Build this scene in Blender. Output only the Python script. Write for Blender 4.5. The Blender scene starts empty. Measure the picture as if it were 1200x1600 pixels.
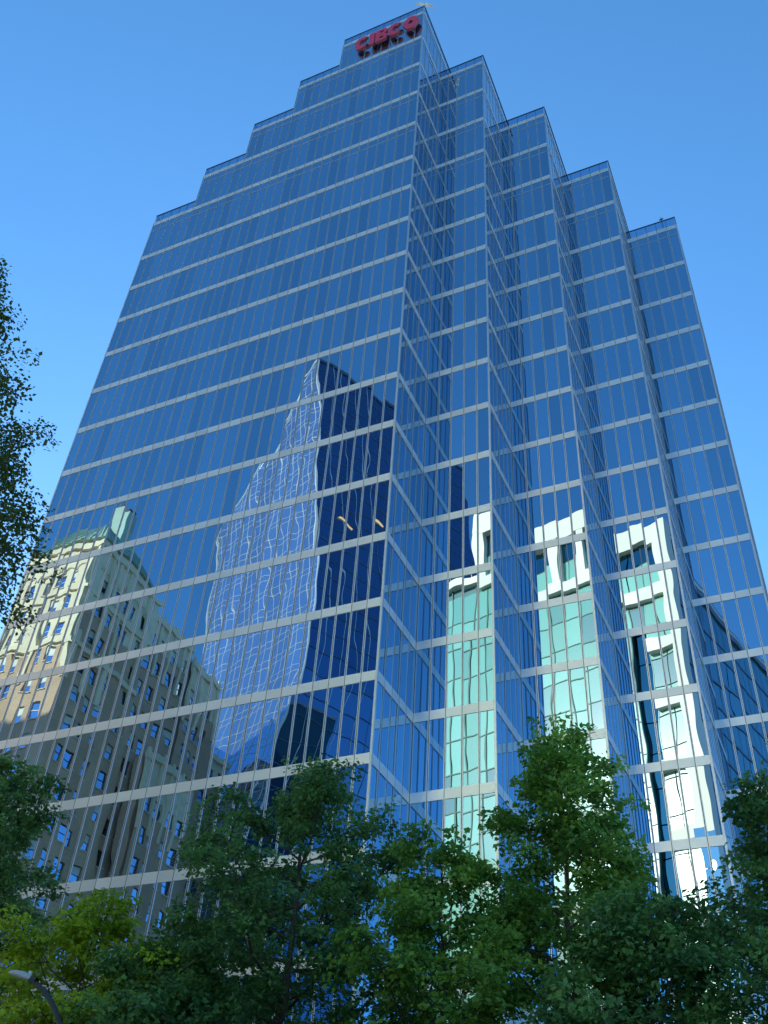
import bpy, bmesh, math, random
import numpy as np
from mathutils import Matrix, Vector

R_ = math.radians
random.seed(7)
scene = bpy.context.scene
COL = scene.collection

# ------------------------------------------------------------------ camera
CAM = np.array([15.465, -31.183, 1.6])
YAW, PIT, ROL, FPX = R_(-26.751), R_(40.862), R_(4.293), 1552.97
_cy, _sy, _cp, _sp = math.cos(YAW), math.sin(YAW), math.cos(PIT), math.sin(PIT)
FWD = np.array([_sy * _cp, _cy * _cp, _sp])
_right = np.array([_cy, -_sy, 0.0])
_up = np.cross(_right, FWD)
RGT = math.cos(ROL) * _right + math.sin(ROL) * _up
UPV = -math.sin(ROL) * _right + math.cos(ROL) * _up
cam_data = bpy.data.cameras.new("camera")
cam_data.sensor_fit = 'VERTICAL'
cam_data.sensor_height = 36.0
cam_data.lens = FPX / 1600 * 36.0
cam_data.clip_start = 0.1
cam_data.clip_end = 6000
cam = bpy.data.objects.new("camera", cam_data)
cam.matrix_world = Matrix((
    (RGT[0], UPV[0], -FWD[0], CAM[0]),
    (RGT[1], UPV[1], -FWD[1], CAM[1]),
    (RGT[2], UPV[2], -FWD[2], CAM[2]),
    (0, 0, 0, 1)))
COL.objects.link(cam)
scene.camera = cam

# ------------------------------------------------------------------ sky, sun, exposure
SUN_EL, SUN_AZ = 21.4, -34.7            # azimuth from +y towards +x
SUN_DIR = Vector((math.sin(R_(SUN_AZ)) * math.cos(R_(SUN_EL)),
                  math.cos(R_(SUN_AZ)) * math.cos(R_(SUN_EL)), math.sin(R_(SUN_EL))))
world = bpy.data.worlds.new("World")
scene.world = world
world.use_nodes = True
wn = world.node_tree
bg = wn.nodes["Background"]
sky = wn.nodes.new("ShaderNodeTexSky")
sky.sky_type = 'NISHITA'
sky.sun_disc = False
sky.sun_elevation = R_(SUN_EL)
sky.sun_rotation = R_(SUN_AZ)
sky.altitude = 0
sky.air_density = 1.0
sky.dust_density = 0.15
sky.ozone_density = 6.0
hs = wn.nodes.new("ShaderNodeHueSaturation")           # the phone camera's vivid colour, the same over the whole sky
hs.inputs["Hue"].default_value = 0.492
hs.inputs["Saturation"].default_value = 1.08
wn.links.new(sky.outputs[0], hs.inputs["Color"])
wn.links.new(hs.outputs["Color"], bg.inputs[0])
bg.inputs[1].default_value = 0.15
sun_data = bpy.data.lights.new("sun", 'SUN')
sun_data.energy = 4.4
sun_data.angle = R_(0.53)
sun_data.color = (1.0, 0.80, 0.56)
sun = bpy.data.objects.new("sun", sun_data)
sun.rotation_euler = SUN_DIR.to_track_quat('Z', 'Y').to_euler()
COL.objects.link(sun)
vs = scene.view_settings
vs.view_transform = 'Standard'
vs.look = 'None'
vs.gamma = 1.0
vs.use_curve_mapping = False
vs.exposure = 1.1
scene.cycles.caustics_reflective = True      # sunlight thrown back by the glass opposite
scene.cycles.blur_glossy = 1.0
scene.cycles.caustics_refractive = False
scene.cycles.max_bounces = 10
scene.cycles.glossy_bounces = 7
scene.cycles.diffuse_bounces = 3
scene.cycles.transparent_max_bounces = 12
scene.cycles.sample_clamp_indirect = 6.0

# ------------------------------------------------------------------ helpers
def at_y(px, py, Y):
    d = FWD * FPX + RGT * (px - 600) - UPV * (py - 800)
    return CAM + d * ((Y - CAM[1]) / d[1])

def project(P):
    q = np.asarray(P, float) - CAM
    w = q @ FWD
    if w <= 0.1:
        return None
    return 600 + FPX * (q @ RGT) / w, 800 - FPX * (q @ UPV) / w

def tag(o, label=None, cat=None, group=None, kind=None):
    if label: o["label"] = label
    if cat: o["category"] = cat
    if group: o["group"] = group
    if kind: o["kind"] = kind
    return o

def empty(name, loc, label=None, cat=None, group=None):
    o = bpy.data.objects.new(name, None)
    o.location = loc
    o.empty_display_size = 0.3
    COL.objects.link(o)
    return tag(o, label, cat, group)

def link(name, mesh, parent=None, matrix=None):
    o = bpy.data.objects.new(name, mesh)
    COL.objects.link(o)
    if parent is not None:
        o.parent = parent
        root = parent
        inv = Matrix.Identity(4)
        while root is not None:             # parents carry only translations
            inv = Matrix.Translation(-root.location) @ inv
            root = root.parent
        o.matrix_parent_inverse = Matrix.Identity(4)
        o.matrix_basis = inv @ (matrix if matrix is not None else Matrix.Identity(4))
    elif matrix is not None:
        o.matrix_basis = matrix
    return o

BV = np.array([(-.5, -.5, -.5), (.5, -.5, -.5), (.5, .5, -.5), (-.5, .5, -.5),
               (-.5, -.5, .5), (.5, -.5, .5), (.5, .5, .5), (-.5, .5, .5)])
BF = np.array([(0, 3, 2, 1), (4, 5, 6, 7), (0, 1, 5, 4), (1, 2, 6, 5), (2, 3, 7, 6), (3, 0, 4, 7)])

def np_mesh(name, verts, faces, mats, mat_idx=None, smooth=False):
    """faces: (n,k) array"""
    verts = np.asarray(verts, np.float32)
    faces = np.asarray(faces, np.int32)
    me = bpy.data.meshes.new(name)
    n, k = faces.shape
    me.vertices.add(len(verts)); me.vertices.foreach_set("co", verts.ravel())
    me.loops.add(n * k); me.loops.foreach_set("vertex_index", faces.ravel())
    me.polygons.add(n)
    me.polygons.foreach_set("loop_start", np.arange(0, n * k, k, dtype=np.int32))
    me.polygons.foreach_set("loop_total", np.full(n, k, np.int32))
    if mat_idx is not None:
        me.polygons.foreach_set("material_index", np.asarray(mat_idx, np.int32))
    me.polygons.foreach_set("use_smooth", np.full(n, bool(smooth)))
    me.update(calc_edges=True)
    for m in (mats if isinstance(mats, (list, tuple)) else [mats]):
        me.materials.append(m)
    return me

class Boxes:
    """collects boxes (and loose quads) that become one mesh"""
    def __init__(self): self.v, self.f, self.m, self.n = [], [], [], 0
    def mat(self, M, mi=0):
        A = np.array(M)
        self.v.append(BV @ A[:3, :3].T + A[:3, 3]); self.f.append(BF + self.n)
        self.m += [mi] * 6; self.n += 8
    def box(self, x0, x1, y0, y1, z0, z1, mi=0):
        M = np.diag([x1 - x0, y1 - y0, z1 - z0, 1.0]); M[:3, 3] = ((x0 + x1) / 2, (y0 + y1) / 2, (z0 + z1) / 2)
        self.mat(M, mi)
    def quad(self, pts, mi=0):
        self.v.append(np.array(pts, float)); self.f.append(np.arange(4)[None] + self.n); self.m.append(mi); self.n += 4
    def hexa(self, low, high, mi=0):
        """8-corner solid: four low and four high corners, both counter-clockwise from above"""
        self.v.append(np.array(list(low) + list(high), float)); self.f.append(BF + self.n); self.m += [mi] * 6; self.n += 8
    def mesh(self, name, mats, smooth=False):
        return np_mesh(name, np.concatenate(self.v), np.concatenate(self.f), mats, self.m, smooth)

def tube(path, radii, seg=8, cap=True):
    path = [np.array(p, float) for p in path]
    V, F = [], []
    for i, p in enumerate(path):
        a = path[max(i - 1, 0)]; b = path[min(i + 1, len(path) - 1)]
        t = (b - a) / (np.linalg.norm(b - a) + 1e-9)
        u = np.cross(t, (0, 0, 1) if abs(t[2]) < .9 else (1, 0, 0)); u /= np.linalg.norm(u)
        w = np.cross(t, u)
        for k in range(seg):
            ang = 2 * math.pi * k / seg
            V.append(p + radii[i] * (math.cos(ang) * u + math.sin(ang) * w))
    for i in range(len(path) - 1):
        for k in range(seg):
            F.append((i * seg + k, i * seg + (k + 1) % seg, (i + 1) * seg + (k + 1) % seg, (i + 1) * seg + k))
    return V, F

# ------------------------------------------------------------------ materials
def new_mat(name):
    m = bpy.data.materials.new(name); m.use_nodes = True
    nt = m.node_tree
    return m, nt, nt.nodes["Principled BSDF"]

def N(nt, typ, **kw):
    n = nt.nodes.new(typ)
    for k, v in kw.items(): setattr(n, k, v)
    return n

def plain(name, col, rough=0.6, metal=0.0, var=0.12, scale=0.8, spec=0.5, bump=0.0, bscale=20):
    m, nt, b = new_mat(name)
    b.inputs["Roughness"].default_value = rough
    b.inputs["Metallic"].default_value = metal
    b.inputs["Specular IOR Level"].default_value = spec
    geo = N(nt, "ShaderNodeNewGeometry")
    no = N(nt, "ShaderNodeTexNoise"); no.inputs["Scale"].default_value = scale; no.inputs["Detail"].default_value = 6
    nt.links.new(geo.outputs["Position"], no.inputs["Vector"])
    mix = N(nt, "ShaderNodeMix", data_type='RGBA')
    mix.inputs["A"].default_value = tuple(c * (1 - var) for c in col) + (1,)
    mix.inputs["B"].default_value = tuple(min(1, c * (1 + var)) for c in col) + (1,)
    nt.links.new(no.outputs["Fac"], mix.inputs["Factor"])
    nt.links.new(mix.outputs["Result"], b.inputs["Base Color"])
    if bump:
        n2 = N(nt, "ShaderNodeTexNoise"); n2.inputs["Scale"].default_value = bscale
        nt.links.new(geo.outputs["Position"], n2.inputs["Vector"])
        bp = N(nt, "ShaderNodeBump"); bp.inputs["Strength"].default_value = bump; bp.inputs["Distance"].default_value = 0.02
        nt.links.new(n2.outputs["Fac"], bp.inputs["Height"]); nt.links.new(bp.outputs["Normal"], b.inputs["Normal"])
    return m

def wavy_glass(name, col, amp=0.00095, amp2=0.0003, rough=0.0, island=0.0):
    """mirror-coated float glass: slightly bowed panes bend what they reflect"""
    m, nt, b = new_mat(name)
    b.inputs["Metallic"].default_value = 1.0
    b.inputs["Roughness"].default_value = rough
    b.inputs["Base Color"].default_value = col + (1,)
    geo = N(nt, "ShaderNodeNewGeometry")
    mp = N(nt, "ShaderNodeVectorMath", operation='MULTIPLY'); mp.inputs[1].default_value = (0.55, 0.55, 0.36)
    nt.links.new(geo.outputs["Position"], mp.inputs[0])
    n1 = N(nt, "ShaderNodeTexNoise"); n1.inputs["Scale"].default_value = 1.0; n1.inputs["Detail"].default_value = 0.6
    nt.links.new(mp.outputs[0], n1.inputs["Vector"])
    mp2 = N(nt, "ShaderNodeVectorMath", operation='MULTIPLY'); mp2.inputs[1].default_value = (2.1, 2.1, 0.7)
    nt.links.new(geo.outputs["Position"], mp2.inputs[0])
    n2 = N(nt, "ShaderNodeTexNoise"); n2.inputs["Scale"].default_value = 1.0; n2.inputs["Detail"].default_value = 0.0
    nt.links.new(mp2.outputs[0], n2.inputs["Vector"])
    a = N(nt, "ShaderNodeMath", operation='MULTIPLY'); a.inputs[1].default_value = amp * 6
    c = N(nt, "ShaderNodeMath", operation='MULTIPLY_ADD'); c.inputs[1].default_value = amp2 * 2
    nt.links.new(n1.outputs["Fac"], a.inputs[0]); nt.links.new(n2.outputs["Fac"], c.inputs[0]); nt.links.new(a.outputs[0], c.inputs[2])
    bp = N(nt, "ShaderNodeBump"); bp.inputs["Strength"].default_value = 1.0; bp.inputs["Distance"].default_value = 1.0
    nt.links.new(c.outputs[0], bp.inputs["Height"]); nt.links.new(bp.outputs["Normal"], b.inputs["Normal"])
    return m

M = {}
M['tower_glass'] = wavy_glass("tower_glass", (0.32, 0.48, 0.60))
M['aluminium'] = plain("spandrel_aluminium", (0.73, 0.69, 0.65), rough=0.36, metal=0.55, var=0.06, scale=0.5)
M['mullion'] = plain("mullion_aluminium", (0.58, 0.57, 0.57), rough=0.32, metal=0.75, var=0.05, scale=0.5)
M['gasket'] = plain("dark_gasket", (0.03, 0.035, 0.045), rough=0.6)
M['rail'] = plain("dark_rail", (0.05, 0.06, 0.08), rough=0.4)
M['core'] = plain("dark_core", (0.05, 0.055, 0.06), rough=0.7)
M['roof'] = plain("roof_gravel", (0.3, 0.3, 0.29), rough=0.9, bump=0.4)
m, nt, b = new_mat("parapet_glass")
out = nt.nodes["Material Output"]
tr = N(nt, "ShaderNodeBsdfTransparent"); tr.inputs[0].default_value = (0.55, 0.72, 0.86, 1)
gl = N(nt, "ShaderNodeBsdfGlossy"); gl.inputs["Roughness"].default_value = 0.0; gl.inputs["Color"].default_value = (0.6, 0.75, 0.85, 1)
fr = N(nt, "ShaderNodeLayerWeight"); fr.inputs["Blend"].default_value = 0.35
mxs = N(nt, "ShaderNodeMixShader")
nt.links.new(fr.outputs["Facing"], mxs.inputs[0]); nt.links.new(tr.outputs[0], mxs.inputs[1]); nt.links.new(gl.outputs[0], mxs.inputs[2])
nt.links.new(mxs.outputs[0], out.inputs["Surface"])
M['parapet_glass'] = m

def vary(m, amt):
    """every panel a little lighter or darker than the next"""
    nt = m.node_tree; b = nt.nodes["Principled BSDF"]
    oi = N(nt, "ShaderNodeObjectInfo"); ge = N(nt, "ShaderNodeNewGeometry")
    ad = N(nt, "ShaderNodeMath", operation='ADD'); fr_ = N(nt, "ShaderNodeMath", operation='FRACT')
    nt.links.new(oi.outputs["Random"], ad.inputs[0]); nt.links.new(ge.outputs["Random Per Island"], ad.inputs[1]); nt.links.new(ad.outputs[0], fr_.inputs[0])
    mr = N(nt, "ShaderNodeMapRange"); mr.inputs["To Min"].default_value = 1 - amt; mr.inputs["To Max"].default_value = 1 + amt
    nt.links.new(fr_.outputs[0], mr.inputs["Value"])
    mu = N(nt, "ShaderNodeMix", data_type='RGBA', blend_type='MULTIPLY'); mu.inputs["Factor"].default_value = 1
    if b.inputs["Base Color"].links: nt.links.new(b.inputs["Base Color"].links[0].from_socket, mu.inputs["A"])
    else: mu.inputs["A"].default_value = b.inputs["Base Color"].default_value
    nt.links.new(mr.outputs[0], mu.inputs["B"]); nt.links.new(mu.outputs["Result"], b.inputs["Base Color"])
vary(M['tower_glass'], 0.11); vary(M['aluminium'], 0.07)

def brick_mat(name, c1, c2, mortar):
    m, nt, b = new_mat(name)
    b.inputs["Roughness"].default_value = 0.85
    geo = N(nt, "ShaderNodeNewGeometry")
    sx = N(nt, "ShaderNodeSeparateXYZ"); nt.links.new(geo.outputs["Position"], sx.inputs[0])
    ad = N(nt, "ShaderNodeMath", operation='ADD'); nt.links.new(sx.outputs[0], ad.inputs[0]); nt.links.new(sx.outputs[1], ad.inputs[1])
    cx = N(nt, "ShaderNodeCombineXYZ"); nt.links.new(ad.outputs[0], cx.inputs[0]); nt.links.new(sx.outputs[2], cx.inputs[1])
    bt = N(nt, "ShaderNodeTexBrick"); bt.inputs["Scale"].default_value = 1.0
    bt.inputs["Brick Width"].default_value = 0.24; bt.inputs["Row Height"].default_value = 0.075; bt.inputs["Mortar Size"].default_value = 0.008
    bt.inputs["Color1"].default_value = c1 + (1,); bt.inputs["Color2"].default_value = c2 + (1,); bt.inputs["Mortar"].default_value = mortar + (1,)
    nt.links.new(cx.outputs[0], bt.inputs["Vector"])
    no = N(nt, "ShaderNodeTexNoise"); no.inputs["Scale"].default_value = 0.35; no.inputs["Detail"].default_value = 8
    nt.links.new(geo.outputs["Position"], no.inputs["Vector"])
    rp = N(nt, "ShaderNodeMapRange"); rp.inputs["To Min"].default_value = 0.7; rp.inputs["To Max"].default_value = 1.25
    nt.links.new(no.outputs["Fac"], rp.inputs["Value"])
    mu = N(nt, "ShaderNodeMix", data_type='RGBA', blend_type='MULTIPLY'); mu.inputs["Factor"].default_value = 1
    nt.links.new(bt.outputs["Color"], mu.inputs["A"]); nt.links.new(rp.outputs[0], mu.inputs["B"])
    nt.links.new(mu.outputs["Result"], b.inputs["Base Color"])
    return m
M['brick'] = brick_mat("buff_brick", (0.62, 0.39, 0.22), (0.50, 0.32, 0.18), (0.5, 0.42, 0.34))
M['terracotta'] = plain("cream_terracotta", (0.74, 0.63, 0.42), rough=0.7, var=0.22, scale=0.9, bump=0.5, bscale=3)
M['sill'] = plain("stone_sill", (0.6, 0.56, 0.46), rough=0.8)
M['copper'] = plain("green_copper", (0.28, 0.42, 0.34), rough=0.6, var=0.25, scale=0.6)
M['sash'] = plain("dark_sash", (0.05, 0.07, 0.08), rough=0.5)
M['white_sash'] = plain("pale_sash", (0.5, 0.5, 0.46), rough=0.5)
M['old_glass'] = wavy_glass("old_window_glass", (0.35, 0.45, 0.6), amp=0.002, amp2=0.001)
M['blind'] = plain('window_blind', (0.55, 0.58, 0.52), rough=0.6, spec=.8)
M['white'] = plain("white_cladding", (0.80, 0.73, 0.60), rough=0.5, var=0.04)
def green_glass():
    m, nt, b = new_mat("green_glass")
    b.inputs["Roughness"].default_value = 0.25
    b.inputs["Coat Weight"].default_value = 1.0
    b.inputs["Coat Roughness"].default_value = 0.0
    b.inputs["Coat IOR"].default_value = 2.2
    oi = N(nt, "ShaderNodeObjectInfo")
    ramp = N(nt, "ShaderNodeValToRGB")
    e = ramp.color_ramp.elements
    e[0].position = 0.0; e[0].color = (0.05, 0.16, 0.15, 1)
    e[1].position = 1.0; e[1].color = (0.21, 0.54, 0.38, 1)
    for p, c in ((0.14, (0.07, 0.22, 0.20, 1)), (0.2, (0.13, 0.39, 0.28, 1)), (0.6, (0.19, 0.50, 0.35, 1))):
        x = e.new(p); x.color = c
    nt.links.new(oi.outputs["Random"], ramp.inputs[0]); nt.links.new(ramp.outputs[0], b.inputs["Base Color"])
    return m
M['green_glass'] = green_glass()
M['glint_glass'] = wavy_glass('glint_glass', (0.35, 0.5, 0.5), amp=0.0, amp2=0.0)
M['green_mullion'] = plain("green_mullion", (0.03, 0.12, 0.10), rough=0.5)
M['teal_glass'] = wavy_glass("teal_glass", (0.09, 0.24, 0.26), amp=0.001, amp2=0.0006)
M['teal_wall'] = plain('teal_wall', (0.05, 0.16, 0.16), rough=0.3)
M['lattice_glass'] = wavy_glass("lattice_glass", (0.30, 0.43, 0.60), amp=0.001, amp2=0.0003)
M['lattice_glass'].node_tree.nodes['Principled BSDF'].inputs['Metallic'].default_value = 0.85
M['lattice_shade'] = wavy_glass("lattice_shade_glass", (0.07, 0.16, 0.32), amp=0.001, amp2=0.0003)  # same glass, with the unlit side's shade put into its colour
M['lattice_shade'].node_tree.nodes['Principled BSDF'].inputs['Metallic'].default_value = 0.7
M['lattice_bar'] = plain("white_lattice_bar", (0.75, 0.76, 0.74), rough=0.45)
m, nt, b = new_mat("warm_ceiling_lamp")
b.inputs["Base Color"].default_value = (0.8, 0.5, 0.25, 1); b.inputs["Emission Color"].default_value = (1.0, 0.5, 0.2, 1); b.inputs["Emission Strength"].default_value = 0.9
M['warm_lamp'] = m
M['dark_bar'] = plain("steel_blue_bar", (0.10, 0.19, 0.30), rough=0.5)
M['asphalt'] = plain("asphalt", (0.05, 0.05, 0.052), rough=0.9, var=0.25, scale=1.5, bump=0.4, bscale=60)
M['concrete'] = plain("paving_concrete", (0.33, 0.32, 0.30), rough=0.9, var=0.15, scale=0.7, bump=0.3, bscale=30)
M['kerb'] = plain("kerb_granite", (0.38, 0.37, 0.36), rough=0.8)
M['paint'] = plain("road_paint", (0.75, 0.74, 0.70), rough=0.7)
M['ground'] = plain("city_ground", (0.20, 0.20, 0.19), rough=0.95, var=0.2, scale=0.05)
M['bark'] = plain("bark", (0.07, 0.055, 0.042), rough=0.95, var=0.35, scale=6, bump=0.8, bscale=14)
M['red'] = plain("sign_red", (0.60, 0.02, 0.06), rough=0.35, var=0.05)
M['sign_side'] = plain("sign_return", (0.42, 0.10, 0.12), rough=0.4, metal=0.3)
M['lamp_grey'] = plain("lamp_head_grey", (0.42, 0.41, 0.42), rough=0.45)
M['lamp_dark'] = plain("lamp_pole_dark", (0.02, 0.025, 0.025), rough=0.5)
M['lamp_lens'] = plain("lamp_lens", (0.6, 0.6, 0.58), rough=0.2)
M['feather'] = plain("white_feather", (0.8, 0.8, 0.8), rough=0.8)
M['beak'] = plain("yellow_beak", (0.6, 0.4, 0.05), rough=0.6)

def leaf_mat(name, c_dark, c_light):
    m, nt, b = new_mat(name)
    out = nt.nodes["Material Output"]
    at = N(nt, "ShaderNodeAttribute", attribute_name="tone")
    mix = N(nt, "ShaderNodeMix", data_type='RGBA')
    mix.inputs["A"].default_value = c_dark + (1,); mix.inputs["B"].default_value = c_light + (1,)
    nt.links.new(at.outputs["Fac"], mix.inputs["Factor"])
    b.inputs["Roughness"].default_value = 0.5
    b.inputs["Specular IOR Level"].default_value = 0.4
    nt.links.new(mix.outputs["Result"], b.inputs["Base Color"])
    tl = N(nt, "ShaderNodeBsdfTranslucent")
    hsv = N(nt, "ShaderNodeHueSaturation"); hsv.inputs["Hue"].default_value = 0.485; hsv.inputs["Value"].default_value = 1.5
    nt.links.new(mix.outputs["Result"], hsv.inputs["Color"]); nt.links.new(hsv.outputs["Color"], tl.inputs["Color"])
    ms = N(nt, "ShaderNodeMixShader"); ms.inputs[0].default_value = 0.42
    nt.links.new(b.outputs[0], ms.inputs[1]); nt.links.new(tl.outputs[0], ms.inputs[2]); nt.links.new(ms.outputs[0], out.inputs["Surface"])
    return m
M['leaf_dark'] = leaf_mat("dark_green_leaf", (0.035, 0.105, 0.034), (0.15, 0.29, 0.065))
M['leaf_mid'] = leaf_mat("mid_green_leaf", (0.055, 0.165, 0.032), (0.27, 0.44, 0.06))
M['leaf_lit'] = leaf_mat("yellow_green_lit_leaf", (0.14, 0.25, 0.015), (0.44, 0.54, 0.035))  # reflected light on the crown is put into this leaf colour
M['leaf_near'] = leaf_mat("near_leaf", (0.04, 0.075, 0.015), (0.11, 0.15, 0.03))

# ------------------------------------------------------------------ ground
def sheet(name, x0, x1, y0, y1, z, mat, thick=None):
    b = Boxes()
    if thick: b.box(x0, x1, y0, y1, z - thick, z)
    else: b.quad([(x0, y0, z), (x1, y0, z), (x1, y1, z), (x0, y1, z)])
    return tag(link(name, b.mesh(name, mat)), kind='structure')
sheet("ground", -3000, 3000, -3000, 3000, -0.02, M['ground'])
sheet("road", -400, 400, -20.5, -14.0, 0.0, M['asphalt'])
sheet("pavement", -400, 400, -13.7, 45, 0.12, M['concrete'], 0.16)
sheet("pavement", -400, 400, -130, -20.8, 0.12, M['concrete'], 0.16)
sheet("kerb", -400, 400, -14.0, -13.702, 0.13, M['kerb'], 0.17)
sheet("kerb", -400, 400, -20.798, -20.5, 0.13, M['kerb'], 0.17)
bx = Boxes()
for i in range(40):
    x = -120 + i * 6.0
    bx.box(x, x + 3, -17.3, -17.18, 0.001, 0.005)
tag(link("lane_marking", bx.mesh("lane_marking", M['paint'])), kind='structure')

# ------------------------------------------------------------------ the stepped glass tower
W = 0.75
ZB = {}
for l in range(-3, 18):
    ZB[l] = 19.10 + 3.682 * l if l <= 12 else 19.10 + 3.682 * 12 + 4.56 * (l - 12)
BAND, PARA = 0.45, 1.46
DEPTH = 30.0
tower = empty("office_tower", (0, 0, 0.12),
              "tall blue mirror-glass office tower with stepped roofline and sawtooth corner", "building")
unit = np_mesh("unit_box", BV, BF, M['tower_glass'])
def unit_of(mat, cache={}):
    if mat.name not in cache: cache[mat.name] = np_mesh("unit_box_" + mat.name, BV, BF, mat)
    return cache[mat.name]

pieces = {'window_pane': [], 'spandrel_panel': [], 'parapet_pane': [], 'transom': []}
rng = random.Random(3)
class Face:
    def __init__(s, O, t, n): s.O, s.t, s.n = np.array(O, float), np.array(t, float), np.array(n, float)
    def mat(s, s0, s1, d0, d1, z0, z1, tilt=0.0):
        c = s.O + s.t * (s0 + s1) / 2 + s.n * (d0 + d1) / 2
        A = np.eye(3)
        A[:, 0], A[:, 1], A[:, 2] = s.t, -s.n, (0, 0, 1)
        if tilt:
            a, e = rng.gauss(0, tilt), rng.gauss(0, tilt)
            A = A @ np.array([[1, -a, 0], [a, 1, -e], [0, e, 1]])
        Mx = np.eye(4); Mx[:3, :3] = A @ np.diag([s1 - s0, abs(d1 - d0), z1 - z0])
        Mx[:3, 3] = (c[0], c[1], (z0 + z1) / 2)
        return Mx
    def area(s, s0, s1, z0, z1):
        c = s.O + s.t * (s0 + s1) / 2; c = np.array([c[0], c[1], (z0 + z1) / 2])
        p = project(c); v = c - CAM; d = np.linalg.norm(v)
        facing = -(v @ s.n) / d
        if p is None or facing <= 0 or not (0 < p[0] < 1200 and 0 < p[1] < 1600) or c[2] < 15: return 0.0
        return facing * (s1 - s0) * (z1 - z0) / d ** 2

def facade(O, t, n, pitch, tops, lo=-4, post0=False, post1=False, top_only_parapet=True, hidden=False):
    """tops[i]: index of the level that carries the parapet above column i"""
    F = Face(O, t, n)
    nc = len(tops)
    mw = 0.05
    for i, top in enumerate(tops):
        a, b = i * pitch, (i + 1) * pitch
        a2 = a + (0.11 if (post0 and i == 0) else mw); b2 = b - (0.11 if (post1 and i == nc - 1) else mw)
        sa = a + (0.10 if (post0 and i == 0) else 0.014); sb = b - (0.10 if (post1 and i == nc - 1) else 0.014)
        for l in range(lo, top + 1):
            if l >= -3:
                z = ZB[l]
                ar = 0 if hidden else F.area(sa, sb, z, z + BAND)
                pieces['spandrel_panel'].append((ar, F.mat(sa, sb, -0.08, 0.0, z, z + BAND)))
            if l < top:
                z0 = 0.15 if l == -4 else ZB[l] + BAND
                z1 = ZB[l + 1]
                ar = 0 if hidden else F.area(a2, b2, z0, z1)
                pieces['window_pane'].append((ar, F.mat(a2 - .005, b2 + .005, -0.055, -0.028, z0 - .005, z1 + .005, 0.0015)))
                if l >= 12:
                    zt = z1 - 0.80
                    pieces['transom'].append((0 if hidden else F.area(a2, b2, zt, zt + .07), F.mat(a2, b2, -0.027, -0.012, zt, zt + 0.07)))
        zt = ZB[top]
        ar = 0 if hidden else F.area(sa, sb, zt + BAND, zt + PARA)
        pieces['parapet_pane'].append((ar, F.mat(sa, sb, -0.055, -0.035, zt + BAND + 0.004, zt + PARA - 0.05)))
    # mullions: one bar for each column line
    for i in range(nc + 1):
        if (post0 and i == 0) or (post1 and i == nc): continue
        tl = max(tops[max(i - 1, 0)], tops[min(i, nc - 1)])
        s0 = i * pitch - (mw if i > 0 else 0); s1 = i * pitch + (mw if i < nc else 0)
        z0 = 0.13 if lo == -4 else ZB[lo]
        B = Boxes()
        B.mat(F.mat(s0, s1, -0.16, -0.008, z0, ZB[tl] + BAND - .004), 0)
        B.mat(F.mat(i * pitch - .013, i * pitch + .013, -0.0075, -0.003, z0, ZB[tl] + BAND - .006), 1)
        B.mat(F.mat(i * pitch - .013, i * pitch + .013, -0.06, -0.03, ZB[tl] + BAND, ZB[tl] + PARA - .05), 1)
        yield_mullion(F, B)
    # dark rail above the glass parapet
    i = 0
    while i < nc:
        j = i
        while j < nc and tops[j] == tops[i]: j += 1
        z = ZB[tops[i]] + PARA
        pieces.setdefault('parapet_rail', []).append((1, F.mat(i * pitch, j * pitch, -0.09, 0.0, z - 0.04, z)))
        i = j

hidden_mullions = Boxes()
def yield_mullion(F, B):
    v = np.concatenate(B.v); c = v.mean(0)
    fac = -((c - CAM) @ F.n)
    p = project(c)
    if fac > 0 and F is not None and len(mull_objs) < 300 and not FACE_HIDDEN[0]:
        o = link("mullion", B.mesh("mullion", [M['mullion'], M['gasket']]), tower); mull_objs.append(o)
    else:
        for vv, ff in zip(B.v, B.f):
            hidden_mullions.v.append(vv); hidden_mullions.f.append(ff - ff.min() + hidden_mullions.n); hidden_mullions.n += len(vv)
        hidden_mullions.m += B.m
mull_objs = []; FACE_HIDDEN = [False]

PL = 0.9866 * W
XL = -30 * PL
def top_main(i_from_A):
    return 17 if i_from_A < 10 else 16 if i_from_A < 15 else 15 if i_from_A < 20 else 14 if i_from_A < 25 else 13
facade((XL, 0, 0), (1, 0, 0), (0, -1, 0), PL, [top_main(29 - i) for i in range(30)], post1=True, post0=True)
for b in range(1, 5):
    facade((5 * (b - 1) * W, 5 * b * W, 0), (1, 0, 0), (0, -1, 0), W, [17 - b] * 5, post1=True)
for b in range(4):
    facade((5 * b * W, 5 * b * W, 0), (0, 1, 0), (1, 0, 0), W, [17 - b] * 5, post0=True)
FACE_HIDDEN[0] = False
for b in range(4):                                # side walls of each block above the next roof
    y0 = 5 * (b + 1) * W
    facade((5 * b * W, y0, 0), (0, 1, 0), (1, 0, 0), W, [17 - b] * int((DEPTH - y0) / W), lo=16 - b)
FACE_HIDDEN[0] = True
facade((20 * W, 20 * W, 0), (0, 1, 0), (1, 0, 0), W, [13] * 20, post0=True)
# walls turned away from the photograph
facade((XL, DEPTH, 0), (0, -1, 0), (-1, 0, 0), W, [13] * 40, post1=True, hidden=True)
for k in range(1, 5):
    facade((-(30 - 5 * k) * PL, DEPTH, 0), (0, -1, 0), (-1, 0, 0), W, [13 + k] * 40, lo=12 + k, post1=True, hidden=True)

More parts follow.
